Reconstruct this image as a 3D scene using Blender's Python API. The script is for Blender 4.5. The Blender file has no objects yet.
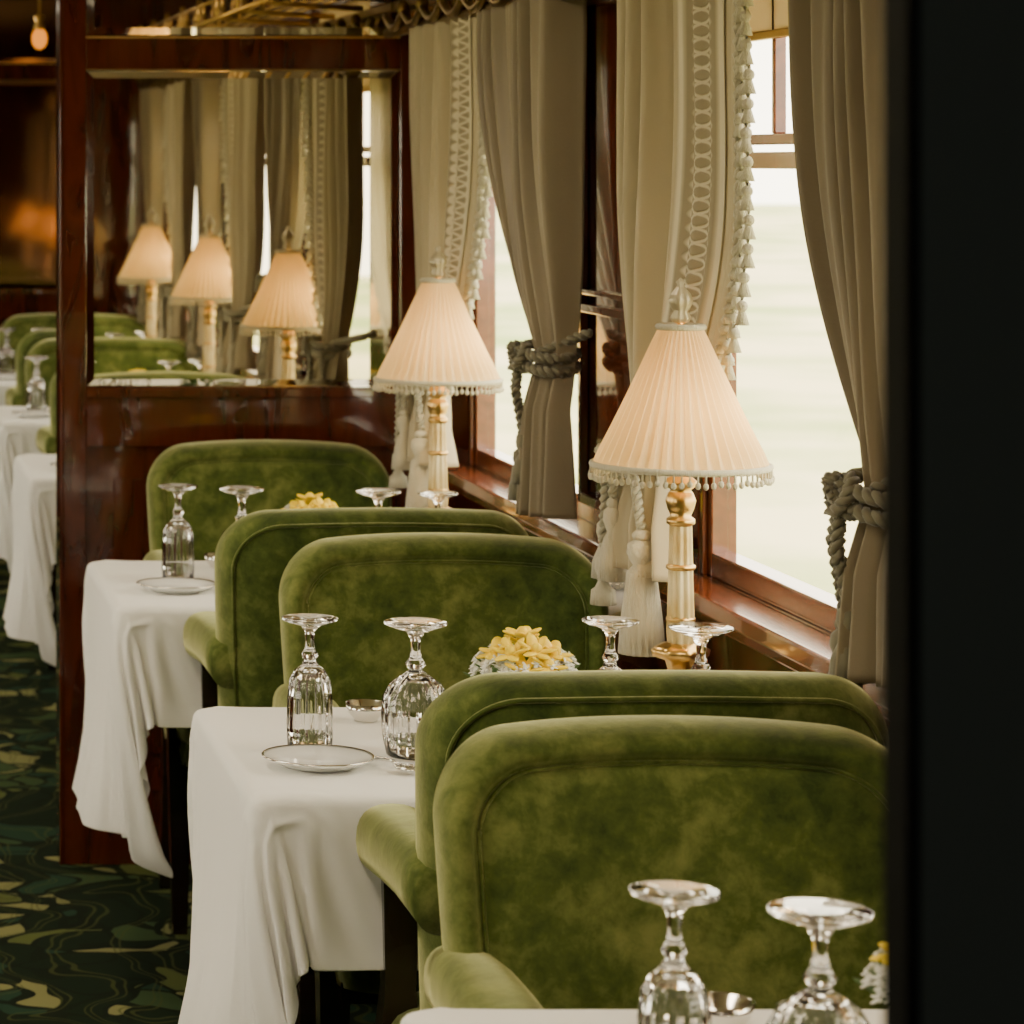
import bpy, math, random, bmesh
from mathutils import Vector, Matrix
random.seed(7)
S = bpy.context.scene
COL = S.collection
pi = math.pi

# ------------------------------------------------------------------ materials
def newmat(name):
    m = bpy.data.materials.new(name); m.use_nodes = True
    nt = m.node_tree; nt.nodes.clear()
    out = nt.nodes.new('ShaderNodeOutputMaterial')
    return m, nt, out
def N(nt, t, **kw):
    n = nt.nodes.new(t)
    for k, v in kw.items():
        if k in n.inputs.keys(): n.inputs[k].default_value = v
        else: setattr(n, k, v)
    return n
def principled(name, col, rough=.5, metal=0, **kw):
    m, nt, out = newmat(name)
    p = N(nt, 'ShaderNodeBsdfPrincipled')
    p.inputs['Base Color'].default_value = (*col, 1)
    p.inputs['Roughness'].default_value = rough
    p.inputs['Metallic'].default_value = metal
    for k, v in kw.items():
        p.inputs[k.replace('_', ' ')].default_value = v
    nt.links.new(p.outputs[0], out.inputs[0])
    return m, nt, p
def noise_color(nt, p, cols, scale=5, stretch=(1, 1, 1), detail=4, pos=None, dist=0):
    tc = N(nt, 'ShaderNodeTexCoord'); mp = N(nt, 'ShaderNodeMapping')
    mp.inputs['Scale'].default_value = stretch
    nz = N(nt, 'ShaderNodeTexNoise'); nz.inputs['Scale'].default_value = scale
    nz.inputs['Detail'].default_value = detail; nz.inputs['Distortion'].default_value = dist
    cr = N(nt, 'ShaderNodeValToRGB')
    nt.links.new(tc.outputs['Object'], mp.inputs[0]); nt.links.new(mp.outputs[0], nz.inputs['Vector'])
    nt.links.new(nz.outputs[0], cr.inputs[0]); nt.links.new(cr.outputs[0], p.inputs['Base Color'])
    pos = pos or [.3, .7]
    el = cr.color_ramp.elements
    while len(el) < len(cols): el.new(.5)
    for i, c in enumerate(cols):
        el[i].position = pos[i]; el[i].color = (*c, 1)
    return mp, nz, cr
def add_bump(nt, p, scale, strength, dist=.002, stretch=(1, 1, 1), detail=3):
    tc = N(nt, 'ShaderNodeTexCoord'); mp = N(nt, 'ShaderNodeMapping')
    mp.inputs['Scale'].default_value = stretch
    nz = N(nt, 'ShaderNodeTexNoise'); nz.inputs['Scale'].default_value = scale
    nz.inputs['Detail'].default_value = detail
    b = N(nt, 'ShaderNodeBump'); b.inputs['Strength'].default_value = strength; b.inputs['Distance'].default_value = dist
    nt.links.new(tc.outputs['Object'], mp.inputs[0]); nt.links.new(mp.outputs[0], nz.inputs['Vector'])
    nt.links.new(nz.outputs[0], b.inputs['Height']); nt.links.new(b.outputs[0], p.inputs['Normal'])

M = {}
m, nt, p = principled('velvet_green', (.08, .15, .02), .8, Sheen_Weight=1.0, Sheen_Roughness=.40)
p.inputs['Sheen Tint'].default_value = (.93, .93, .50, 1)
p.inputs['Specular IOR Level'].default_value = .12
tc = N(nt, 'ShaderNodeTexCoord')
na = N(nt, 'ShaderNodeTexNoise'); na.inputs['Scale'].default_value = 5; na.inputs['Detail'].default_value = 5; na.inputs['Distortion'].default_value = .3
nb = N(nt, 'ShaderNodeTexNoise'); nb.inputs['Scale'].default_value = 30; nb.inputs['Detail'].default_value = 8; nb.inputs['Roughness'].default_value = .7; nb.inputs['Distortion'].default_value = .2
for q in (na, nb): nt.links.new(tc.outputs['Object'], q.inputs['Vector'])
ad = N(nt, 'ShaderNodeMath'); ad.operation = 'MULTIPLY_ADD'; ad.inputs[1].default_value = .50
hl = N(nt, 'ShaderNodeMath'); hl.operation = 'MULTIPLY'; hl.inputs[1].default_value = .55
nt.links.new(na.outputs[0], hl.inputs[0]); nt.links.new(nb.outputs[0], ad.inputs[0]); nt.links.new(hl.outputs[0], ad.inputs[2])
cr = N(nt, 'ShaderNodeValToRGB'); el = cr.color_ramp.elements; el.new(.5)
for i, (ps, c) in enumerate([(.40, (.029, .050, .011)), (.52, (.078, .110, .020)), (.66, (.20, .225, .065))]): el[i].position = ps; el[i].color = (*c, 1)
nt.links.new(ad.outputs[0], cr.inputs[0]); nt.links.new(cr.outputs[0], p.inputs['Base Color'])
bpn = N(nt, 'ShaderNodeBump'); bpn.inputs['Strength'].default_value = .5; bpn.inputs['Distance'].default_value = .005
nt.links.new(ad.outputs[0], bpn.inputs['Height']); nt.links.new(bpn.outputs[0], p.inputs['Normal'])
M['velvet'] = m

m, nt, p = principled('mahogany', (.06, .014, .006), .10, Coat_Weight=1.0, Coat_Roughness=.03)
noise_color(nt, p, [(.034, .0065, .003), (.098, .018, .007), (.050, .0095, .004)], 5, (3, 3, .5), 6, [.3, .5, .7], 1.0)
M['wood'] = m
m, nt, p = principled('mahogany_window', (.16, .05, .018), .2, Coat_Weight=.6, Coat_Roughness=.05)
noise_color(nt, p, [(.10, .024, .008), (.17, .044, .014)], 9, (3, .7, 3), 6, [.3, .7], 1)
M['wood2'] = m
m, nt, p = principled('dark_wood_legs', (.018, .008, .005), .25, Coat_Weight=.4); M['legwood'] = m
m, nt, p = principled('black_lacquer', (.060, .085, .098), .7); p.inputs['Specular IOR Level'].default_value = .1; M['black'] = m
m, nt, p = principled('black_edge', (.0015, .002, .0022), .7); p.inputs['Specular IOR Level'].default_value = .05; M['blackedge'] = m
m, nt, p = principled('brass', (.58, .38, .13), .28, 1); M['brass'] = m
m, nt, p = principled('aged_brass', (.26, .18, .07), .35, 1); M['brass2'] = m
m, nt, p = principled('silver', (.78, .77, .74), .14, 1); M['silver'] = m
m, nt, p = principled('mirror_silvering', (.75, .71, .59), .012, 1); M['mirror'] = m
m, nt, p = principled('bronzed_mirror', (.26, .15, .10), .06, 1); M['mirror2'] = m
m, nt, p = principled('white_linen', (.93, .925, .90), .8, Sheen_Weight=.2)
add_bump(nt, p, 500, .15, .001); M['linen'] = m
m, nt, p = principled('crystal', (1, 1, 1), .015, 0, Transmission_Weight=1.0, IOR=1.5); M['glass'] = m
m, nt, p = principled('porcelain', (.82, .82, .8), .12); M['porcelain'] = m
m, nt, p = principled('ivory_column', (.78, .70, .50), .25, Coat_Weight=.3)
noise_color(nt, p, [(.74, .64, .36), (.55, .39, .13)], 26, (1, 1, .5), 3, [.40, .66]); M['ivory'] = m
m, nt, p = principled('carved_finial', (.42, .36, .24), .35, .3); M['finial'] = m
m, nt, p = principled('ceiling_paint', (.62, .55, .42), .6); M['ceil'] = m
m, nt, p = principled('rope_cord', (.36, .34, .24), .8, Sheen_Weight=.3); M['rope'] = m
m, nt, p = principled('rope_cord_dark', (.16, .145, .09), .8, Sheen_Weight=.3); M['rope2'] = m
m, nt, p = principled('tassel_thread', (.54, .50, .36), .8, Sheen_Weight=.3)
add_bump(nt, p, 90, .8, .004, (8, 8, .2)); M['tassel'] = m
m, nt, p = principled('petal_yellow', (1.0, .74, .02), .5); M['yellow'] = m
m, nt, p = principled('petal_white', (.9, .9, .84), .5); M['white'] = m
m, nt, p = principled('leaf_green', (.07, .14, .03), .5); M['leaf'] = m

def fabric(name, c1, c2, transl, ct=None, sheen=.2, rough=.75):
    m, nt, out = newmat(name)
    d = N(nt, 'ShaderNodeBsdfPrincipled'); d.inputs['Roughness'].default_value = rough
    d.inputs['Sheen Weight'].default_value = sheen
    d.inputs['Sheen Tint'].default_value = (1, .92, .76, 1)
    noise_color(nt, d, [c1, c2], 6, (1, 1, .4), 3, [.3, .7])
    add_bump(nt, d, 250, .25, .001, (1, 1, 1))
    if transl > 0:
        t = N(nt, 'ShaderNodeBsdfTranslucent'); mx = N(nt, 'ShaderNodeMixShader'); mx.inputs[0].default_value = transl
        t.inputs['Color'].default_value = (*(ct or c2), 1)
        nt.links.new(d.outputs[0], mx.inputs[1]); nt.links.new(t.outputs[0], mx.inputs[2]); nt.links.new(mx.outputs[0], out.inputs[0])
    else: nt.links.new(d.outputs[0], out.inputs[0])
    return m
M['curt_lit'] = fabric('curtain_lit_cream', (.44, .38, .245), (.55, .485, .325), .18)  # far curtains: window light on the cloth put into a paler base colour
M['curt_backlit'] = fabric('curtain_backlit_taupe', (.165, .130, .076), (.25, .202, .124), 0, None, .25, .5)  # near curtains: same cloth, backlit shade put into a darker base colour
M['shade'] = fabric('pleated_silk', (.72, .58, .33), (.80, .66, .40), .38, (1.0, .79, .43), 0)
M['blind'] = fabric('blind_cloth', (.66, .56, .38), (.7, .6, .42), .3)

m, nt, out = newmat('braid_trim')
p = N(nt, 'ShaderNodeBsdfPrincipled'); p.inputs['Roughness'].default_value = .8
uv = N(nt, 'ShaderNodeUVMap'); sp = N(nt, 'ShaderNodeSeparateXYZ'); nt.links.new(uv.outputs[0], sp.inputs[0])
def mth(op, a, b=None):
    n = N(nt, 'ShaderNodeMath'); n.operation = op
    for i, v in enumerate([a, b]):
        if v is None: continue
        if isinstance(v, (int, float)): n.inputs[i].default_value = v
        else: nt.links.new(v, n.inputs[i])
    return n.outputs[0]
uu = mth('SUBTRACT', sp.outputs[0], .5)
def strand(freq, amp, phase):
    return mth('MULTIPLY', mth('SINE', mth('ADD', mth('MULTIPLY', sp.outputs[1], freq), phase)), amp)
ms = [mth('ABSOLUTE', mth('SUBTRACT', uu, strand(78, .27, ph))) for ph in (0, 1.5708, 3.1416, 4.712)]
m3 = mth('ABSOLUTE', mth('SUBTRACT', mth('ABSOLUTE', uu), .45))
mm = mth('MINIMUM', mth('MINIMUM', mth('MINIMUM', ms[0], ms[1]), mth('MINIMUM', ms[2], ms[3])), m3)
cr = N(nt, 'ShaderNodeMapRange'); cr.inputs[1].default_value = .025; cr.inputs[2].default_value = .075; cr.inputs[3].default_value = 1; cr.inputs[4].default_value = 0
nt.links.new(mm, cr.inputs[0]); msk = cr.outputs[0]
mx = N(nt, 'ShaderNodeMix'); mx.data_type = 'RGBA'
nt.links.new(msk, mx.inputs[0]); mx.inputs[6].default_value = (.29, .245, .155, 1); mx.inputs[7].default_value = (.62, .555, .39, 1)
bp = N(nt, 'ShaderNodeBump'); bp.inputs['Strength'].default_value = .8; bp.inputs['Distance'].default_value = .003
nt.links.new(msk, bp.inputs['Height']); nt.links.new(bp.outputs[0], p.inputs['Normal'])
nt.links.new(mx.outputs[2], p.inputs['Base Color']); nt.links.new(p.outputs[0], out.inputs[0])
M['braid'] = m

m, nt, out = newmat('window_pane')
tr = N(nt, 'ShaderNodeBsdfTransparent'); gl = N(nt, 'ShaderNodeBsdfGlossy'); gl.inputs['Roughness'].default_value = .02
mx = N(nt, 'ShaderNodeMixShader'); mx.inputs[0].default_value = .04
nt.links.new(tr.outputs[0], mx.inputs[1]); nt.links.new(gl.outputs[0], mx.inputs[2]); nt.links.new(mx.outputs[0], out.inputs[0])
M['pane'] = m

def emis(name, c, s):
    m, nt, out = newmat(name); e = N(nt, 'ShaderNodeEmission'); e.inputs[0].default_value = (*c, 1); e.inputs[1].default_value = s
    nt.links.new(e.outputs[0], out.inputs[0]); return m
M['amber'] = emis('amber_bulb', (1, .30, .02), 1.5)
M['fillpanel'] = emis('added_fill_glow', (1, .86, .64), 2.0)  # glowing face of the added overhead fill panels

# carpet : leafy blotches with dark outlines
m, nt, p = principled('patterned_carpet', (.02, .04, .03), .95, Sheen_Weight=.0)
p.inputs['Specular IOR Level'].default_value = .1
tc = N(nt, 'ShaderNodeTexCoord'); nz = N(nt, 'ShaderNodeTexNoise'); nz.inputs['Scale'].default_value = 4.0; nz.inputs['Detail'].default_value = 1
nt.links.new(tc.outputs['Object'], nz.inputs['Vector'])
ma = N(nt, 'ShaderNodeVectorMath'); ma.operation = 'MULTIPLY_ADD'
nt.links.new(nz.outputs['Color'], ma.inputs[0]); ma.inputs[1].default_value = (.42, .42, .42); nt.links.new(tc.outputs['Object'], ma.inputs[2])
def ramp(stops, src, const=True):
    cr = N(nt, 'ShaderNodeValToRGB'); el = cr.color_ramp.elements
    if const: cr.color_ramp.interpolation = 'CONSTANT'
    while len(el) < len(stops): el.new(.5)
    for i, (ps, c) in enumerate(stops): el[i].position = ps; el[i].color = (*c, 1)
    nt.links.new(src, cr.inputs[0]); return cr
vo = N(nt, 'ShaderNodeTexVoronoi'); vo.inputs['Scale'].default_value = 8.5; nt.links.new(ma.outputs[0], vo.inputs['Vector'])
ve = N(nt, 'ShaderNodeTexVoronoi'); ve.feature = 'DISTANCE_TO_EDGE'; ve.inputs['Scale'].default_value = 8.5; nt.links.new(ma.outputs[0], ve.inputs['Vector'])
sepc = N(nt, 'ShaderNodeSeparateColor'); nt.links.new(vo.outputs['Color'], sepc.inputs[0])
base = ramp([(0, (.010, .020, .010)), (.25, (.020, .052, .030)), (.42, (.110, .135, .042)), (.58, (.010, .020, .010)), (.72, (.24, .24, .10)), (.86, (.050, .088, .036))], sepc.outputs[0])
em = ramp([(0, (1, 1, 1)), (.07, (0, 0, 0))], ve.outputs['Distance'])
mx = N(nt, 'ShaderNodeMix'); mx.data_type = 'RGBA'
nt.links.new(em.outputs[0], mx.inputs[0]); nt.links.new(base.outputs[0], mx.inputs[6]); mx.inputs[7].default_value = (.009, .015, .008, 1)
wv = N(nt, 'ShaderNodeTexWave'); wv.inputs['Scale'].default_value = 3.4; wv.inputs['Distortion'].default_value = 8; wv.inputs['Detail'].default_value = .5
nt.links.new(ma.outputs[0], wv.inputs['Vector'])
wm = ramp([(0, (0, 0, 0)), (.84, (.6, .6, .6)), (.95, (0, 0, 0))], wv.outputs['Fac'])
mx2 = N(nt, 'ShaderNodeMix'); mx2.data_type = 'RGBA'
nt.links.new(wm.outputs[0], mx2.inputs[0]); nt.links.new(mx.outputs[2], mx2.inputs[6]); mx2.inputs[7].default_value = (.075, .09, .026, 1)
nt.links.new(mx2.outputs[2], p.inputs['Base Color'])
M['carpet'] = m
m, nt, p = principled('outside_grass', (.45, .46, .26), .9)
noise_color(nt, p, [(.62, .56, .34), (.25, .34, .095)], .22, (1, 1, 1), 6, [.40, .62]); M['grass'] = m

# ------------------------------------------------------------------ mesh builder
class MB:
    def __init__(s): s.v = []; s.f = []; s.mi = []; s.sm = []; s.mats = []
    def mid(s, k):
        if k not in s.mats: s.mats.append(k)
        return s.mats.index(k)
    def face(s, f, k, sm=True): s.f.append(tuple(f)); s.mi.append(s.mid(k)); s.sm.append(sm)
    def box(s, x0, x1, y0, y1, z0, z1, k):
        b = len(s.v)
        s.v += [(x0, y0, z0), (x1, y0, z0), (x1, y1, z0), (x0, y1, z0), (x0, y0, z1), (x1, y0, z1), (x1, y1, z1), (x0, y1, z1)]
        for f in [(0, 3, 2, 1), (4, 5, 6, 7), (0, 1, 5, 4), (1, 2, 6, 5), (2, 3, 7, 6), (3, 0, 4, 7)]:
            s.face([b + i for i in f], k, False)
    def loops(s, L, k, closed=True, cap0=False, cap1=False, sm=True):
        b = len(s.v); n = len(L[0])
        for l in L: s.v += [tuple(p) for p in l]
        for i in range(len(L) - 1):
            for j in range(n if closed else n - 1):
                j2 = (j + 1) % n
                s.face([b + i * n + j, b + i * n + j2, b + (i + 1) * n + j2, b + (i + 1) * n + j], k, sm)
        if cap0: s.face([b + j for j in range(n)][::-1], k, sm)
        if cap1: s.face([b + (len(L) - 1) * n + j for j in range(n)], k, sm)
    def lathe(s, prof, k, c=(0, 0, 0), n=32, flute=None, cap0=False, cap1=False, sm=True):
        L = []
        for r, z in prof:
            l = []
            for j in range(n):
                a = 2 * pi * j / n
                rr = r * (flute(a, z) if flute else 1)
                l.append((c[0] + rr * math.cos(a), c[1] + rr * math.sin(a), c[2] + z))
            L.append(l)
        s.loops(L, k, True, cap0, cap1, sm)
    def tube(s, pts, r, k, n=8, closed=False):
        pts = [Vector(p) for p in pts]; L = []; m = len(pts)
        up = Vector((0.13, .27, .95)).normalized()
        for i, p in enumerate(pts):
            if closed: t = pts[(i + 1) % m] - pts[(i - 1) % m]
            else: t = pts[min(i + 1, m - 1)] - pts[max(i - 1, 0)]
            if t.length < 1e-9: t = Vector((0, 0, 1))
            t.normalize(); a = t.cross(up)
            if a.length < .05: a = t.cross(Vector((1, 0, 0)))
            a.normalize(); b = t.cross(a)
            rr = r[i] if isinstance(r, (list, tuple)) else r
            L.append([p + a * math.cos(2 * pi * j / n) * rr + b * math.sin(2 * pi * j / n) * rr for j in range(n)])
        if closed: L.append(L[0])
        s.loops(L, k, True, not closed, not closed)
    def rope(s, pts, r, k, pitch=.03, n=6, strands=2):
        pts = [Vector(p) for p in pts]
        fine = []
        for i in range(len(pts) - 1):
            seg = (pts[i + 1] - pts[i]).length; c = max(1, int(seg / .004))
            for j in range(c): fine.append(pts[i].lerp(pts[i + 1], j / c))
        fine.append(pts[-1]); d = 0; out = [[] for _ in range(strands)]
        for i, p in enumerate(fine):
            t = (fine[min(i + 1, len(fine) - 1)] - fine[max(0, i - 1)]).normalized()
            a = t.cross(Vector((.9, .1, .05)))
            if a.length < .1: a = t.cross(Vector((0, 1, 0)))
            a.normalize(); b = t.cross(a)
            if i: d += (p - fine[i - 1]).length
            for q in range(strands):
                th = 2 * pi * (d / pitch + q / strands)
                out[q].append(p + (a * math.cos(th) + b * math.sin(th)) * r * .5)
        for o in out: s.tube(o, r * .56, k, n)
    def sell(s, c, h, k, e=.5, nu=24, nv=14, mtx=None):
        def sp(w, e): return math.copysign(abs(w) ** e, w)
        L = []
        for i in range(nv + 1):
            ph = -pi / 2 + pi * i / nv
            ph = max(-pi / 2 + .02, min(pi / 2 - .02, ph)); l = []
            for j in range(nu):
                th = 2 * pi * j / nu
                q = Vector((h[0] * sp(math.cos(ph), e) * sp(math.cos(th), e), h[1] * sp(math.cos(ph), e) * sp(math.sin(th), e), h[2] * sp(math.sin(ph), e)))
                if mtx: q = mtx @ q
                l.append((c[0] + q.x, c[1] + q.y, c[2] + q.z))
            L.append(l)
        s.loops(L, k, True, True, True)
    def mesh(s, name):
        me = bpy.data.meshes.new(name); me.from_pydata([tuple(v) for v in s.v], [], s.f)
        for k in s.mats: me.materials.append(M[k])
        me.polygons.foreach_set('material_index', s.mi); me.polygons.foreach_set('use_smooth', s.sm)
        me.update(); return me
def obj(name, me, loc=(0, 0, 0), rz=0, parent=None, bevel=0, scale=None):
    o = bpy.data.objects.new(name, me); COL.objects.link(o); o.location = loc; o.rotation_euler = (0, 0, rz)
    if scale: o.scale = scale
    if parent: o.parent = parent
    if bevel:
        b = o.modifiers.new('bevel', 'BEVEL'); b.width = bevel; b.segments = 2; b.limit_method = 'ANGLE'; b.angle_limit = .6
    return o
def empty(name, loc=(0, 0, 0)):
    o = bpy.data.objects.new(name, None); COL.objects.link(o); o.location = loc; o.empty_display_size = .1; return o

# ------------------------------------------------------------------ layout
CAMZ = 1.52
XW = 1.27
XL = -1.35
Y0, Y1 = -1.2, 13.0
YP = 6.59
YP2 = 12.6
BAYS = [2.49, 4.04, 5.64, 7.81, 9.41, 11.01]
ZC = 2.35
WT = .055

def side_wall(name, xa, xb, k, bays):
    b = MB()
    b.box(xa, xb, Y0, Y1, 0, .92, k); b.box(xa, xb, Y0, Y1, 1.96, ZC, k)
    e = [Y0]
    for t in bays: e += [t - .50, t + .40]
    e.append(Y1)
    for i in range(0, len(e), 2): b.box(xa, xb, e[i], e[i + 1], .92, 1.96, k)
    return obj(name, b.mesh(name), bevel=0)
side_wall('wall_right', XW, XW + WT, 'wood', BAYS)
side_wall('wall_left', XL - WT, XL, 'wood', BAYS)
b = MB(); b.box(XL - .09, XW + .09, Y0 - .08, Y0, 0, ZC, 'wood'); obj('wall_back', b.mesh('wall_back'))
b = MB(); b.box(XL - .09, XW + .09, Y1, Y1 + .08, 0, ZC, 'wood'); obj('wall_front', b.mesh('wall_front'))
b = MB(); b.box(XL - .09, XW + .09, Y0 - .08, Y1 + .08, -.06, 0, 'carpet'); obj('floor', b.mesh('floor'))
b = MB(); b.box(XL - .09, XW + .09, Y0 - .08, Y1 + .08, ZC, ZC + .05, 'ceil'); obj('ceiling', b.mesh('ceiling'))

b = MB()
b.box(XW - .065, XW + .0, 1.3, YP - .005, .895, .92, 'wood2'); b.box(XW - .03, XW, 1.3, YP - .005, .865, .895, 'wood2')
obj('trim_1', b.mesh('trim_1'), bevel=.004)
b = MB(); b.box(XW - .065, XW, YP + .07, YP2 - .01, .895, .92, 'wood2'); obj('trim_2', b.mesh('trim_2'), bevel=.004)
b = MB()
for i in range(2):
    ya, yb = BAYS[i] + .44, BAYS[i + 1] - .54
    for (a0, a1, z0, z1) in [(ya, ya + .02, .95, 1.80), (yb - .02, yb, .95, 1.80), (ya, yb, 1.78, 1.80), (ya, yb, .95, .97), (ya, yb, 1.27, 1.285), (ya, yb, 1.30, 1.31)]:
        b.box(XW - .014, XW, a0, a1, z0, z1, 'wood')
obj('trim_3', b.mesh('trim_3'), bevel=.003)
b = MB(); b.box(XW - .03, XW, 1.35, YP - .01, 1.80, 1.86, 'wood'); b.box(XW - .05, XW, 1.35, YP - .01, 1.85, 1.87, 'brass2'); obj('trim_4', b.mesh('trim_4'), bevel=.003)
b = MB(); b.box(XW - .02, XW, 1.35, YP - .01, 0, .12, 'wood'); obj('baseboard_right', b.mesh('baseboard_right'), bevel=.003)

def window_mesh(name):
    b = MB(); x0, x1 = .008, .045; ya, yb = -.50, .40; za, zb = .92, 1.96
    w = .04
    b.box(x0, x1, ya, ya + w, za, zb, 'wood2'); b.box(x0, x1, yb - w, yb, za, zb, 'wood2')
    b.box(x0, x1, ya + w, yb - w, za, za + .035, 'wood2'); b.box(x0, x1, ya + w, yb - w, zb - .045, zb, 'wood2')
    b.box(x0 - .01, x1, ya + w, yb - w, 1.512, 1.535, 'wood2'); b.box(x0 + .005, x1, ya + w, yb - w, 1.545, 1.560, 'wood2')
    b.box(x0 + .01, x1 - .01, .10, .112, 1.56, zb - .045, 'wood2')
    b.box(.001, x0, yb - .02, yb, za, zb, 'wood2'); b.box(.001, x0, ya, ya + .02, za, zb, 'wood2')
    b.box(.030, .034, ya + w, yb - w, za + .035, zb - .045, 'pane')
    b.box(.018, .022, ya + w, yb - w, 1.70, zb - .045, 'blind'); b.box(.014, .026, ya + w, yb - w, 1.69, 1.702, 'brass')
    return b.mesh(name)
wm_ = window_mesh('window')
for i, t in enumerate(BAYS): obj('window_%d' % (i + 1), wm_, (XW, t, 0), bevel=.003)
for i, t in enumerate(BAYS):
    o = obj('window_%d' % (i + 7), wm_, (XL, t - .1, 0), pi, bevel=.003)

def partition(name, y, mk, mz0=1.04, mz1=1.72, xl=.505):
    b = MB(); xa, xb = xl, XW; t = .06
    b.box(xa, xb, y, y + t, 0, ZC, 'wood')
    f = .016
    b.box(xa, xa + .050, y - f, y, 0, ZC, 'wood'); b.box(xb - .035, xb, y - f, y, 0, ZC, 'wood')
    b.box(xa + .050, xb - .035, y - f, y, mz1, mz1 + .075, 'wood')
    b.box(xa + .050, xb - .035, y - f, y, mz0 - .13, mz0 - .0, 'wood')
    b.box(xa + .050, xb - .035, y - f - .012, y - f, mz0 - .022, mz0 - .004, 'wood')
    b.box(xa + .050, xb - .035, y - f, y, .0, .16, 'wood')
    b.box(xa + .11, xb - .09, y - .010, y, .24, mz0 - .2, 'wood')
    b.box(xa - .008, xa, y - .02, y + t + .02, 0, ZC, 'wood')
    b.box(xa + .050, xb - .035, y - f - .002, y - f + .004, mz1 + .070, mz1 + .075, 'brass')
    b.box(xa + .050, xb - .035, y - f - .002, y - f + .004, mz1 + .0, mz1 + .004, 'brass2')
    obj(name, b.mesh(name), bevel=.004)
    for (z0, z1) in [(mz0, mz1), (mz1 + .078, 2.2)]:
        g = MB(); X0, X1 = xa + .052, xb - .037; B = .016
        o_ = [(X0, y - .004, z0), (X1, y - .004, z0), (X1, y - .004, z1), (X0, y - .004, z1)]
        i_ = [(X0 + B, y - .0055, z0 + B), (X1 - B, y - .0055, z0 + B), (X1 - B, y - .0055, z1 - B), (X0 + B, y - .0055, z1 - B)]
        g.loops([o_, i_], mk, True, False, False, False)
        g.face([4, 5, 6, 7], mk, False)
        obj('wall_mirror', g.mesh('wall_mirror'))
partition('partition_wall', YP, 'mirror', 1.035, 1.72)
partition('partition_wall', YP2, 'mirror2', 1.0, 1.86)
b = MB(); b.box(.433, XW - .005, 1.205, 1.235, 0.001, ZC - .001, 'black'); b.box(.428, .433, 1.206, 1.234, 0.001, ZC - .001, 'blackedge')
b.box(.445, XW - .005, 1.235, 1.243, 0.001, ZC - .001, 'wood')
obj('door_frame', b.mesh('door_frame'))

b = MB(); ry0, ry1 = 1.4, YP - .03
for x, z, r in [(1.02, 1.90, .008), (1.02, 1.95, .006), (1.08, 1.90, .004), (1.13, 1.905, .004), (1.18, 1.91, .004), (1.23, 1.915, .004)]:
    b.tube([(x, ry0, z), (x, ry1, z)], r, 'brass', 8)
y = ry0 + .2
while y < ry1:
    b.tube([(1.02, y, 1.90), (1.14, y, 1.89), (1.258, y, 1.885)], .007, 'brass', 8)
    b.tube([(1.02, y, 1.88), (1.02, y, 1.97)], .008, 'brass', 8)
    for sgn in (-1, 1):
        pts = []
        for i in range(26):
            a = i / 25 * 3.6 * pi; r = .055 * (1 - i / 28)
            pts.append((1.02, y + sgn * (.075 + r * math.cos(a + pi)), 1.925 + r * .6 * math.sin(a)))
        b.tube(pts, .0055, 'brass', 6)
    y += .4
obj('luggage_rack', b.mesh('luggage_rack'))
b = MB(); ya, yb = 1.5, YP - .03; b.tube([(1.205, ya, 1.80), (1.205, yb, 1.80)], .011, 'brass2', 12)
yy = ya
while yy < yb - .2:
    b.tube([(1.19, yy + .2 * i / 10, 1.835 - .03 * math.sin(pi * i / 10)) for i in range(11)], .009, 'brass2', 8)
    b.sell((1.19, yy, 1.84), (.013, .013, .018), 'brass2', 1, 10, 8); yy += .2
obj('curtain_pole', b.mesh('curtain_pole'))

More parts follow.
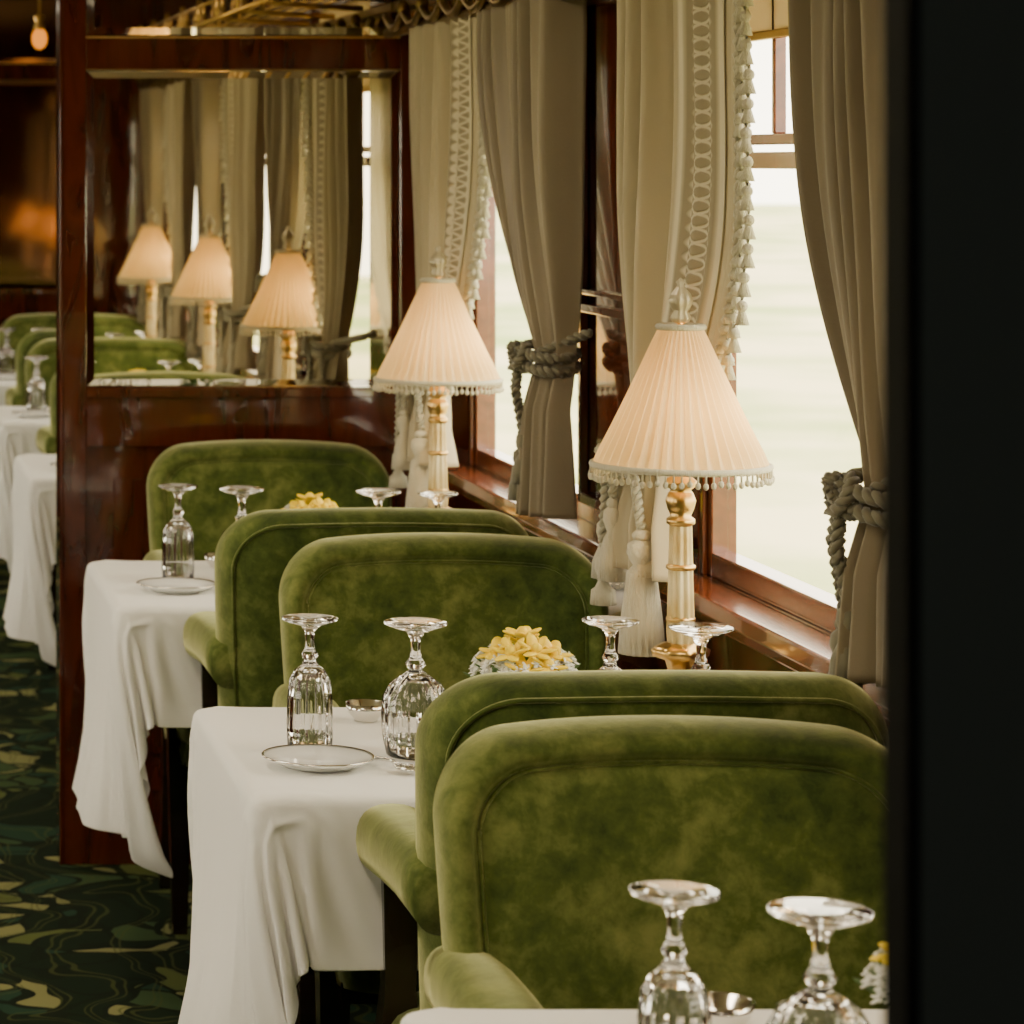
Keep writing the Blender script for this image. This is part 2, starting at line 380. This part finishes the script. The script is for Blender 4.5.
# ------------------------------------------------------------------ chair
def chair_mesh():
    b = MB()
    hx0, hz0, zc, r0 = .255, .26, .68, .085
    def outline(d, n=18):
        hx, hz = hx0 - d, hz0 - d; r = max(r0 - d * .5, .03); r = min(r, hx * .9, hz * .9); P = []
        for (sx, sz, a0) in [(1, 1, 0), (-1, 1, pi / 2), (-1, -1, pi), (1, -1, 1.5 * pi)]:
            for i in range(n + 1):
                a = a0 + pi / 2 * i / n
                P.append((sx * (hx - r) + r * math.cos(a), sz * (hz - r) + r * math.sin(a)))
        Q = []
        for i in range(len(P)):
            a, c = P[i], P[(i + 1) % len(P)]; Q.append(a)
            if i % (n + 1) == n:
                for k in range(1, 12): Q.append((a[0] + (c[0] - a[0]) * k / 12, a[1] + (c[1] - a[1]) * k / 12))
        return Q
    def warp(x, y, z):
        t = (z - .42) / .52
        xx = x * (1 - .10 * (1 - t) ** 1.5 if t < 1 else 1)
        y2 = y - .055 * (abs(x) / .255) ** 2.4 + .17 * (z - .94)
        zz = z - .014 * (x / .255) ** 2 * max(0, t)
        return (xx, y2, zz)
    prof = [(.2, .118), (.12, .118), (.07, .116), (.035, .112), (.015, .100), (.004, .082), (0, .058), (.003, .030), (.009, .011), (.017, .001), (.024, -.001), (.031, .003), (.037, .012), (.041, .010), (.048, .003), (.060, -.003), (.10, -.010), (.15, -.014), (.2, -.015)]
    L = []
    for d, y in prof: L.append([warp(x, y, z + zc) for x, z in outline(d)])
    b.loops(L, 'velvet', True, True, True)
    b.tube([warp(x, .0095, z + zc) for x, z in outline(.0385)], .0026, 'velvet', 6, True)
    b.tube([warp(x, .108, z + zc) for x, z in outline(.022)], .0030, 'velvet', 6, True)
    for sx in (-1, 1):
        L = []
        st = [(.03, .676, .032, .036), (-.03, .684, .036, .040), (-.10, .688, .039, .041), (-.18, .686, .042, .042), (-.25, .682, .044, .043), (-.285, .678, .043, .043), (-.308, .674, .038, .038), (-.32, .670, .028, .028), (-.326, .668, .011, .012)]
        for y, z, hx, hz in st:
            l = []
            for j in range(24):
                a = 2 * pi * j / 24; c, s = math.cos(a), math.sin(a)
                l.append((sx * .228 + hx * math.copysign(abs(c) ** .8, c), y - .02, z + hz * math.copysign(abs(s) ** .8, s)))
            L.append(l)
        b.loops(L, 'velvet', True, True, True)
        def sq(z, h, x, y): return [(x - h, y - h, z), (x + h, y - h, z), (x + h, y + h, z), (x - h, y + h, z)]
        fx, fy = sx * .220, -.305
        b.loops([sq(.65, .022, fx, fy), sq(.5, .018, fx, fy - .005), sq(.44, .023, fx, fy - .01), sq(.36, .023, fx, fy - .01), sq(.2, .019, fx, fy - .01), sq(0, .014, fx, fy - .012)], 'legwood', True, True, True, False)
        b.loops([sq(.45, .020, sx * .2, .0), sq(.2, .018, sx * .2, .02), sq(0, .014, sx * .205, .06)], 'legwood', True, True, True, False)
    b.sell((0, -.20, .425), (.235, .225, .062), 'velvet', .42, 40, 14)
    b.sell((0, -.19, .365), (.225, .205, .035), 'velvet', .25, 32, 8)
    b.box(-.215, .215, -.36, -.02, .315, .345, 'legwood')
    return b.mesh('dining_chair')
CH = chair_mesh()
chairs_face = {0: .874, 1: .948, 2: .91, 3: .93, 4: .90, 5: .90}
chairs_away = {0: .93, 1: .928, 2: .902, 3: .90, 4: .9, 5: .9}
for i, t in enumerate(BAYS):
    yf = 3.13 if i == 0 else t + .67
    obj('dining_chair', CH, (chairs_face[i], yf, 0))
    obj('dining_chair', CH, (chairs_away[i], t - .62, 0), pi, scale=(1.045, 1, 1.018))

# ------------------------------------------------------------------ table + simulated cloth
TX, HY = .36, .31
def table_mesh():
    b = MB()
    b.box(-TX + .014, TX, -HY + .014, HY - .014, .700, .730, 'legwood'); b.box(-TX + .03, TX, -HY + .04, HY - .04, .64, .70, 'legwood')
    prof = [(.0, .0), (.13, 0), (.13, .02), (.05, .05), (.03, .10), (.028, .25), (.045, .34), (.028, .42), (.03, .62), (.05, .64)]
    b.lathe(prof, 'legwood', (.02, 0, 0), 20)
    return b.mesh('dining_table')
TM = table_mesh()

def sim_cloth():
    over_x, over_y = .40, .205
    nx, ny = 104, 104
    x0, x1 = -TX - over_x, TX; y0, y1 = -HY - over_y, HY + over_y
    vs = []; fs = []; rnd = random.Random(3)
    for j in range(ny + 1):
        for i in range(nx + 1):
            x = x0 + (x1 - x0) * i / nx; y = y0 + (y1 - y0) * j / ny
            d = max(0, -TX - x); e = max(0, abs(y) - HY)
            z = .742 + .010 * math.sin(x * 23 + 1) * math.sin(y * 19 + .4) * min(1, (d + e) * 8) + rnd.uniform(-.0006, .0006)
            z -= .25 * d + .25 * e
            vs.append((x, y, z))
    for j in range(ny):
        for i in range(nx):
            a = j * (nx + 1) + i; fs.append((a, a + 1, a + nx + 2, a + nx + 1))
    me = bpy.data.meshes.new('cl'); me.from_pydata(vs, [], fs); me.update()
    c = bpy.data.objects.new('cl', me); COL.objects.link(c)
    vg = c.vertex_groups.new(name='pin')
    idx = [k for k, v in enumerate(vs) if abs(v[1]) < HY - .03 and v[0] > -TX + .06]
    vg.add(idx, 1.0, 'REPLACE')
    cb = MB(); cb.box(-TX, TX + .1, -HY, HY, .60, .735, 'legwood')
    to = bpy.data.objects.new('tb', cb.mesh('tb')); COL.objects.link(to)
    bv = to.modifiers.new('b', 'BEVEL'); bv.width = .008; bv.segments = 2
    to.modifiers.new('col', 'COLLISION'); to.collision.thickness_outer = .003; to.collision.cloth_friction = 8; to.collision.damping = .3
    md = c.modifiers.new('Cloth', 'CLOTH'); st = md.settings
    st.quality = 7; st.mass = .5; st.air_damping = 1.0
    st.tension_stiffness = 30; st.compression_stiffness = 30; st.shear_stiffness = 3; st.bending_stiffness = .06
    st.tension_damping = 8; st.compression_damping = 8; st.shear_damping = 4; st.bending_damping = .5
    st.vertex_group_mass = 'pin'
    cs = md.collision_settings; cs.distance_min = .003; cs.collision_quality = 3
    cs.use_self_collision = True; cs.self_distance_min = .003
    md.point_cache.frame_start = 1; md.point_cache.frame_end = 140
    S.frame_start = 1; S.frame_end = 140
    for f in range(1, 126): S.frame_set(f)
    dg = bpy.context.evaluated_depsgraph_get()
    res = bpy.data.meshes.new_from_object(c.evaluated_get(dg))
    bpy.data.objects.remove(c); bpy.data.objects.remove(to)
    S.frame_set(1)
    res.name = 'tablecloth'; res.materials.clear(); res.materials.append(M['linen'])
    for p_ in res.polygons: p_.use_smooth = True
    return res
CL = sim_cloth()
for i, t in enumerate(BAYS):
    tx = (.89, .885, .868, .86, .875, .875)[i]
    obj('dining_table', TM, (tx, t, 0), bevel=.004)
    o = obj('tablecloth', CL, (tx, t, 0))
    smo = o.modifiers.new('relax', 'SMOOTH'); smo.factor = .5; smo.iterations = 1
    sd = o.modifiers.new('th', 'SOLIDIFY'); sd.thickness = .0012; sd.offset = 1
    ss = o.modifiers.new('ss', 'SUBSURF'); ss.levels = 1; ss.render_levels = 1
TZ = .745

# ------------------------------------------------------------------ glassware (standing upside-down, foot up)
def goblet(kind):
    b = MB()
    if kind == 0:
        out = [(.0270, 0), (.0295, .002), (.0300, .03), (.0295, .07), (.027, .095), (.020, .110), (.011, .117), (.0075, .124), (.0115, .131), (.007, .138), (.0055, .15), (.0065, .162), (.012, .170), (.030, .176), (.0365, .179), (.0370, .182), (.030, .183), (.0, .1835)]
        inn = [(.0262, 0), (.0268, .03), (.0262, .07), (.023, .093), (.014, .105), (.0, .110)]
        fl = lambda a, z: 1 + (.05 * abs(math.cos(8 * a)) - .03 if .012 < z < .100 else 0)
    else:
        out = [(.0360, 0), (.0385, .002), (.0430, .03), (.0445, .055), (.042, .080), (.033, .098), (.018, .110), (.0085, .117), (.0135, .125), (.0085, .133), (.006, .145), (.0065, .158), (.012, .168), (.032, .175), (.0405, .179), (.0415, .182), (.034, .184), (.0, .1845)]
        inn = [(.0352, 0), (.0400, .03), (.0412, .055), (.0385, .078), (.029, .094), (.014, .104), (0, .106)]
        fl = lambda a, z: 1 + (.05 * abs(math.cos(10 * a)) - .03 if .012 < z < .098 else 0)
    o2 = []
    for i in range(len(out) - 1):
        for k in range(3):
            t = k / 3; o2.append((out[i][0] * (1 - t) + out[i + 1][0] * t, .96 * (out[i][1] * (1 - t) + out[i + 1][1] * t)))
    o2.append((out[-1][0], out[-1][1] * .96))
    b.lathe(o2, 'glass', n=96, flute=fl)
    b.lathe([(r_, z_ * .96) for r_, z_ in inn[::-1]], 'glass', n=96)
    me = b.mesh('wine_glass')
    bm = bmesh.new(); bm.from_mesh(me); bmesh.ops.remove_doubles(bm, verts=bm.verts, dist=.0001)
    be = [e for e in bm.edges if e.is_boundary]
    if be: bmesh.ops.bridge_loops(bm, edges=be)
    bmesh.ops.recalc_face_normals(bm, faces=bm.faces); bm.to_mesh(me); bm.free()
    for p_ in me.polygons: p_.use_smooth = True
    return me
G0, G1 = goblet(0), goblet(1)
gl_pos = {0: [(.697, 2.505, 0), (.796, 2.44, 1), (1.0, 2.5, 0), (1.12, 2.38, 1)],
          1: [(.634, 4.01, 0), (.766, 3.97, 1), (1.026, 3.99, 0), (1.128, 3.93, 1)],
          2: [(.648, 5.65, 0), (.760, 5.60, 1), (1.005, 5.56, 1), (1.108, 5.53, 0)]}
for i, t in enumerate(BAYS):
    for (x, y, k) in gl_pos.get(i, [(.64, t, 0), (.77, t - .02, 1), (1.0, t - .08, 1), (1.1, t - .12, 0)]):
        obj('wine_glass', (G0, G1)[k], (x, y, TZ))

b = MB(); b.lathe([(0, .004), (.042, .004), (.048, .006), (.066, .012), (.071, .013), (.0715, .0115), (.066, .009), (.048, .002), (.045, 0), (0, 0)], 'porcelain', n=48)
b.lathe([(.0715, .0118), (.0725, .013), (.071, .0142), (.0695, .0135)], 'silver', n=48); PL = b.mesh('side_plate')
b = MB(); b.lathe([(0, .004), (.012, .004), (.022, .012), (.027, .024), (.0285, .025), (.024, .011), (.016, .002), (.016, 0), (0, 0)], 'silver', n=32); SD = b.mesh('salt_dish')
b = MB(); b.sell((0, 0, .006), (.015, .024, .004), 'silver', 1, 20, 8); b.tube([(0, .018, .006), (0, .035, .010), (0, .08, .006), (0, .125, .005)], [.0025, .0025, .003, .005], 'silver', 8); SPN = b.mesh('spoon')
b = MB()
for k in (-1.5, -.5, .5, 1.5): b.tube([(k * .005, -.035, .006), (k * .005, 0, .004), (k * .003, .012, .005)], .0013, 'silver', 6)
b.sell((0, .018, .005), (.010, .012, .002), 'silver', 1, 16, 6); b.tube([(0, .025, .006), (0, .05, .010), (0, .08, .006), (0, .12, .005)], [.0022, .002, .0025, .005], 'silver', 8); FK = b.mesh('fork')
b = MB(); b.lathe([(.0, .003), (.018, .003), (.021, .012), (.022, .035), (.0235, .035), (.0225, .010), (.019, 0), (0, 0)], 'glass', n=32); b.lathe([(0, .0035), (.017, .0035), (.017, .018), (0, .019)], 'porcelain', n=24); CD = b.mesh('tealight_holder')
for i, t in enumerate(BAYS):
    obj('side_plate', PL, (.628, t - .135, TZ)); obj('salt_dish', SD, (.80 if i == 0 else .745, 2.72 if i == 0 else t + .18, TZ))
    obj('spoon', SPN, (.735, t - .18, TZ), .5); obj('fork', FK, (.66, t + .09, TZ), -.3)
    obj('tealight_holder', CD, (.825, t + .09, TZ))

def flowers():
    b = MB(); r = random.Random(5)
    b.lathe([(0, .004), (.03, .004), (.042, .02), (.045, .045), (.047, .045), (.044, .02), (.033, 0), (0, 0)], 'silver', n=32)
    def bloom(c, R, k, n):
        nrm = Vector((c[0], c[1], .06)).normalized()
        for q in range(n):
            a = 2 * pi * q / n + r.random() * .3
            t1 = nrm.cross(Vector((.3, .2, .9))).normalized(); t2 = nrm.cross(t1)
            d = (t1 * math.cos(a) + t2 * math.sin(a)) * .85 + nrm * .35; d.normalize()
            mt = d.to_track_quat('Z', 'Y').to_matrix()
            p_ = Vector(c) + d * R * .55
            b.sell(p_, (R * .34, R * .12, R * .55), k, 1, 8, 6, mt)
        b.sell(Vector(c) + nrm * R * .28, (R * .3,) * 3, k, 1, 8, 6)
    for (x, y, z) in [(-.026, -.034, .124), (.004, -.040, .128), (-.004, 0, .142), (.030, -.026, .122), (-.040, -.012, .122), (.0, .02, .130), (-.014, -.055, .104), (.016, .03, .120), (.016, -.052, .110)]:
        bloom((x, y, z), .026, 'yellow', 6)
    for q in range(190):
        a = r.random() * 2 * pi; rr = .030 + .040 * math.sqrt(r.random()); bloom((rr * math.cos(a), rr * math.sin(a), .130 - (rr - .030) * .75 + r.random() * .026 - .016), .0078, 'white', 5)
    for q in range(46):
        a = r.random() * 2 * pi; rr = .052 * math.sqrt(r.random()) + .01
        mt = Vector((math.cos(a), math.sin(a), r.random())).to_track_quat('Z', 'Y').to_matrix()
        b.sell((rr * math.cos(a), rr * math.sin(a), .058 + r.random() * .045), (.009, .002, .024), 'leaf', 1, 8, 6, mt)
    return b.mesh('flower_arrangement')
FL = flowers()
for i, t in enumerate(BAYS): obj('flower_arrangement', FL, (.928 if i != 2 else .905, t + (.01 if i != 2 else .06), TZ), i * .3 - .3)

# ------------------------------------------------------------------ table lamp
def lamp_meshes():
    b = MB()
    b.lathe([(0, 0), (.050, 0), (.052, .006), (.048, .012), (.040, .016)], 'brass', n=40)
    b.lathe([(.040, .016), (.046, .022), (.044, .034), (.032, .044), (.022, .050)], 'ivory', n=40, flute=lambda a, z: 1 + .04 * math.cos(12 * a))
    b.lathe([(.022, .050), (.025, .054), (.018, .060), (.026, .070), (.029, .080), (.024, .090), (.016, .098)], 'brass', n=40)
    b.lathe([(.0165, .098), (.020, .11), (.036, .116), (.038, .124), (.028, .130), (.018, .134)], 'brass', n=48, flute=lambda a, z: 1 + .05 * math.cos(8 * a))
    b.lathe([(.0165, .130), (.0175, .15), (.0155, .22), (.0140, .29)], 'ivory', n=80, flute=lambda a, z: 1 + .10 * math.cos(10 * a))
    for z in (.165, .235): b.lathe([(.0165, z - .004), (.0192, z - .002), (.0192, z + .002), (.0155, z + .004)], 'brass', n=24)
    b.lathe([(.014, .29), (.0185, .293), (.0185, .299), (.013, .303), (.017, .312), (.020, .324), (.016, .334), (.013, .338), (.021, .344), (.021, .350), (.014, .356), (.011, .375), (.006, .38), (.004, .56), (.010, .562)], 'brass', n=24)
    b.lathe([(.010, .562), (.013, .568), (.009, .576), (.013, .584), (.015, .592), (.012, .600), (.006, .608), (.004, .612), (.006, .616), (0, .622)], 'finial', n=24, flute=lambda a, z: 1 + .12 * math.cos(6 * a))
    def R(z):
        t = (z - .372) / (.555 - .372)
        return .112 + (.028 - .112) * (t ** .92)
    n = 400
    fl = lambda a, z: 1 + .066 * (2 / pi * math.asin(math.sin(40 * a))) * (1 if .374 < z < .552 else .5)
    zz = [.372 + (.555 - .372) * i / 10 for i in range(11)]
    b.lathe([(R(z), z) for z in zz], 'shade', n=n, flute=fl, sm=False)
    b.tube([(.029 * math.cos(a), .029 * math.sin(a), .556) for a in [2 * pi * i / 32 for i in range(32)]], .0045, 'tassel', 8, True)
    b.tube([(.115 * math.cos(a), .115 * math.sin(a), .371) for a in [2 * pi * i / 64 for i in range(64)]], .0045, 'tassel', 8, True)
    for a_ in range(3):
        a = a_ * 2 * pi / 3; b.tube([(0, 0, .555), (.028 * math.cos(a), .028 * math.sin(a), .556)], .0015, 'brass', 6)
    for q in range(72):
        a = 2 * pi * q / 72; rr = .116; x, y = rr * math.cos(a), rr * math.sin(a); dz = -.003 * abs(math.sin(a * 9))
        b.tube([(x, y, .371), (x * 1.01, y * 1.01, .366), (x * 1.01, y * 1.01, .360 + dz)], .0014, 'tassel', 5)
        b.sell((x * 1.01, y * 1.01, .3570 + dz), (.0038, .0038, .0048), 'tassel', 1, 8, 6)
    return b.mesh('table_lamp')
LM = lamp_meshes()
for i, t in enumerate(BAYS):
    lx = (1.128, 1.138, 1.134, 1.128, 1.128, 1.128)[i]
    o = obj('table_lamp', LM, (lx, t + .02, TZ))
    ld = bpy.data.lights.new('bulb', 'POINT'); ld.energy = 1.15; ld.color = (1, .70, .34); ld.shadow_soft_size = .02
    lo = bpy.data.objects.new('bulb', ld); COL.objects.link(lo); lo.parent = o
    lo.location = (.022, 0, .42)

# ------------------------------------------------------------------ curtains
def grid_mesh(name, fn, us, vs_, k, uvf):
    vv = []; ff = []; uvs = []
    for v in vs_:
        for u in us: vv.append(fn(u, v)); uvs.append(uvf(u, v))
    nu = len(us)
    for j in range(len(vs_) - 1):
        for i in range(nu - 1):
            a = j * nu + i; ff.append((a, a + 1, a + nu + 1, a + nu))
    me = bpy.data.meshes.new(name); me.from_pydata(vv, [], ff); me.materials.append(M[k])
    ul = me.uv_layers.new(name='UVMap')
    for l in me.loops: ul.data[l.index].uv = uvs[l.vertex_index]
    for p_ in me.polygons: p_.use_smooth = True
    me.update(); return me
def tassel_to(b, c, L, R, k='tassel'):
    x, y, z = c
    b.sell((x, y, z - .008), (R * .45, R * .45, .009), k, 1, 12, 8)
    b.lathe([(R * .35, -.014), (R * .62, -.020), (R * .68, -.032), (R * .5, -.044), (R * .40, -.050), (R * .62, -.060), (R * .9, -L * .75), (R, -L), (R * .6, -L), (0, -L + .004)], k, c, 40, flute=lambda a, zz: 1 + (.07 * math.cos(20 * a) if zz < -.05 else 0))
def curtain(t, far, w0, zt, seed, jm=.66):
    r = random.Random(seed); ph = [r.random() * 6.28 for _ in range(6)]
    jamb = t + .565 if far else t - jm
    dr = -1 if far else 1
    ztop, zbot = 1.795, .935
    wt = .10 if far else .085; n = 7 if far else (6.5 if w0 > .45 else 5.0)
    ct = .20 if far else .065
    tail = .36 if far else .16
    xin = 0 if far else .020
    def Fz(z):
        q = (z - zt) / (ztop - zt)
        return 1 - (1 - q) ** (4 if far else 2.3)
    def P(u, z, off=0):
        above = z >= zt
        if above: f = Fz(z); w = wt + (w0 - wt) * f; q = (z - zt) / (ztop - zt)
        else:
            q0 = (zt - z) / (zt - zbot); f = 0; w = wt + (tail - wt) * q0 ** .6; q = 0
        c = ct + (w0 / 2 - ct) * f
        y = jamb + dr * (c - w / 2 + w * u)
        wob = u + .018 * math.sin(3.1 * z + ph[0]) * math.sin(pi * u) + .014 * math.sin(9 * u + ph[1] + 2 * z)
        amp = .012 + (.019 if far else .028) * f * (.75 + .25 * math.sin(4 * u + ph[2]))
        if not above: amp = .012 + .014 * (zt - z) / (zt - zbot)
        flat = 1
        if far:
            flat = 1 - .82 * max(0, min(1, (u - .46) / .08)) * (1 if above else 0)
        pl = math.sin(2 * pi * n * wob + ph[3]); pl = math.copysign(abs(pl) ** .8, pl)
        pl2 = math.sin(2 * pi * n * 2.3 * wob + ph[4] + 2 * z) * .26
        x = (1.205 if far else 1.20) + xin * (1 - f) - amp * flat * (pl + pl2) - .030 * math.sin(pi * min(1, u)) * (1 - f) - off
        if not above: x -= .018 * min(1, (zt - z) * 12)
        x -= .010 * math.sin(8 * (z - zt) + 5 * u + ph[5]) * (1 - q) * f
        return (min(x, 1.262), y, z)
    root = empty('curtain', (XW - .06, jamb, 1.79))
    inv = Matrix.Translation(-Vector(root.location))
    us = [i / 180 for i in range(181)]; zs = [ztop - (ztop - zbot) * i / 90 for i in range(91)]
    mat_ = 'curt_lit' if far else 'curt_backlit'
    me = grid_mesh('fabric', lambda u, z: P(u, z), us, zs, mat_, lambda u, z: (u, z)); me.transform(inv)
    o = obj('fabric', me, parent=root); sd = o.modifiers.new('s', 'SOLIDIFY'); sd.thickness = .002
    b = MB()
    if far:
        u0, u1 = .53, .86
        me = grid_mesh('braid', lambda u, z: P(u, z, .005), [u0 + (u1 - u0) * i / 30 for i in range(31)], [z for z in zs if z > zt + .02], 'braid', lambda u, z: ((u - u0) / (u1 - u0), z)); me.transform(inv)
        obj('braid_trim', me, parent=root)
        z = ztop - .01; i = 0
        while z > zt + .03:
            p_ = P(1, z); o1 = .014 + .030 * (i % 2) + r.uniform(-.005, .005)
            cx, cy = p_[0] - .004 - r.random() * .006, p_[1] + dr * o1
            b.tube([(p_[0], p_[1], z), ((p_[0] + cx) / 2, (p_[1] + cy) / 2, z + .002), (cx, cy, z - .006), (cx, cy, z - .014)], .0026, 'tassel', 5)
            b.sell((cx, cy, z - .017), (.008, .010, .008), 'tassel', 1, 8, 6)
            b.lathe([(.004, -.022), (.010, -.042), (.0, -.040)], 'tassel', (cx, cy, z), 10)
            z -= .019; i += 1
        b.rope([(P(1, z)[0] - .001, P(1, z)[1], z) for z in [ztop - (ztop - zt - .02) * i / 60 for i in range(61)]], .012, 'tassel', .035)
    g0 = P(.0, zt); g1 = P(1.0, zt); rk = 'rope' if far else 'rope2'
    cy = (g0[1] + g1[1]) / 2; hy = abs(g1[1] - g0[1]) / 2 + .010
    for dz in (-.011, .011):
        pts = [(1.180 + xin + .042 * math.cos(a), cy + hy * math.sin(a), zt + dz + .010 * math.sin(a) * dr) for a in [2 * pi * i / 28 for i in range(29)]]
        b.rope(pts, .010, rk, .026)
    ky = cy + dr * .005; kx = 1.130 + xin
    for k_ in range(3):
        pts = [(kx + .010 * math.sin(a), ky + .019 * math.cos(a + k_), zt + .002 + .019 * math.sin(a + k_ * 2)) for a in [2 * pi * i / 16 for i in range(17)]]
        b.rope(pts, .0095, rk, .022)
    b.rope([(1.255, jamb + dr * .01, zt + .045), (1.23, jamb + dr * .02, zt + .035), (1.18, ky - dr * .02, zt + .01)], .009, rk, .026)
    if far:
        for (dy, x, L, top, R) in [(-.10, 1.150, .175, zt - .085, .031), (.035, 1.130, .085, zt - .125, .018), (.0, 1.135, .12, zt - .05, .021), (.10, 1.15, .10, zt - .08, .02)]:
            b.rope([(kx, ky, zt), (x, ky + dy * .6, zt - .015), (x, ky + dy, top)], .008, rk, .024)
            tassel_to(b, (x, ky + dy, top), L, R)
    else:
        b.rope([(kx, ky, zt), (1.150, ky + .03, zt - .05), (1.160, ky + .030, zt - .11), (1.165, ky + .025, zt - .15)], .009, rk, .026)
        b.rope([(kx, ky, zt), (1.145, ky + .0, zt - .06), (1.16, ky + .005, zt - .12)], .009, rk, .026)
        for (dy, L, top) in [(.025, .10, zt - .14), (.003, .10, zt - .11)]:
            tassel_to(b, (1.160, ky + dy, top), L, .022, rk)
    me = b.mesh('tieback'); me.transform(inv); obj('tieback', me, parent=root)
for i, t in enumerate(BAYS):
    curtain(t, True, .61 if i != 2 else .63, 1.085, 10 + i)
    curtain(t, False, (.34, .325, .535, .5, .5, .5)[i], (1.17, 1.14, 1.195, 1.19, 1.19, 1.19)[i], 30 + i, .66 if i != 2 else .645)

# ------------------------------------------------------------------ lights inside
b = MB(); b.sell((0, 0, 0), (.026, .026, .036), 'amber', 1, 16, 10)
b.lathe([(.0, .08), (.02, .075), (.012, .05), (.018, .04), (.016, .03)], 'brass', n=20)
b.tube([(0, 0, .07), (0, 0, .42)], .005, 'brass', 8)
me = b.mesh('pendant_light')
obj('pendant_light', me, (.69, 10.0, 1.93))
for i, y in enumerate([2.6, 5.0, 8.0, 10.5, -.3]):  # fill panels added overhead to brighten the car; last one sits behind camera
    b = MB(); b.box(-.22, .22, -.5, .5, -.03, -.012, 'fillpanel'); b.box(-.25, .25, -.53, .53, -.012, 0, 'brass')
    o = obj('added_fill_light', b.mesh('added_fill_light'), (-.1, y, ZC))
    ld = bpy.data.lights.new('fill_area', 'AREA'); ld.shape = 'RECTANGLE'; ld.size = .4; ld.size_y = .95; ld.energy = (15, 15, 7, 7, 5)[i]; ld.color = (1, .82, .56)
    lo = bpy.data.objects.new('fill_area', ld); COL.objects.link(lo); lo.parent = o; lo.location = (0, 0, -.04)

# ------------------------------------------------------------------ outside
b = MB(); b.box(-90, 90, -60, 200, -1.3, -1.2, 'grass'); obj('ground_outside', b.mesh('ground_outside'))

w = bpy.data.worlds.new('World'); S.world = w; w.use_nodes = True
bg = w.node_tree.nodes['Background']; bg.inputs[0].default_value = (1, .90, .67, 1); bg.inputs[1].default_value = 9.0

# ------------------------------------------------------------------ camera
cd = bpy.data.cameras.new('camera'); cam = bpy.data.objects.new('camera', cd); COL.objects.link(cam)
cam.location = (0, 0, CAMZ); cam.rotation_euler = (pi / 2, 0, 0)
cd.sensor_width = 36; cd.lens = 36 * 3035 / 1024
cd.shift_x = (512 + 170) / 1024; cd.shift_y = -(512 - 163) / 1024
cd.clip_start = .05; cd.clip_end = 300
cd.dof.use_dof = True; cd.dof.focus_distance = 3.9; cd.dof.aperture_fstop = 11
S.camera = cam
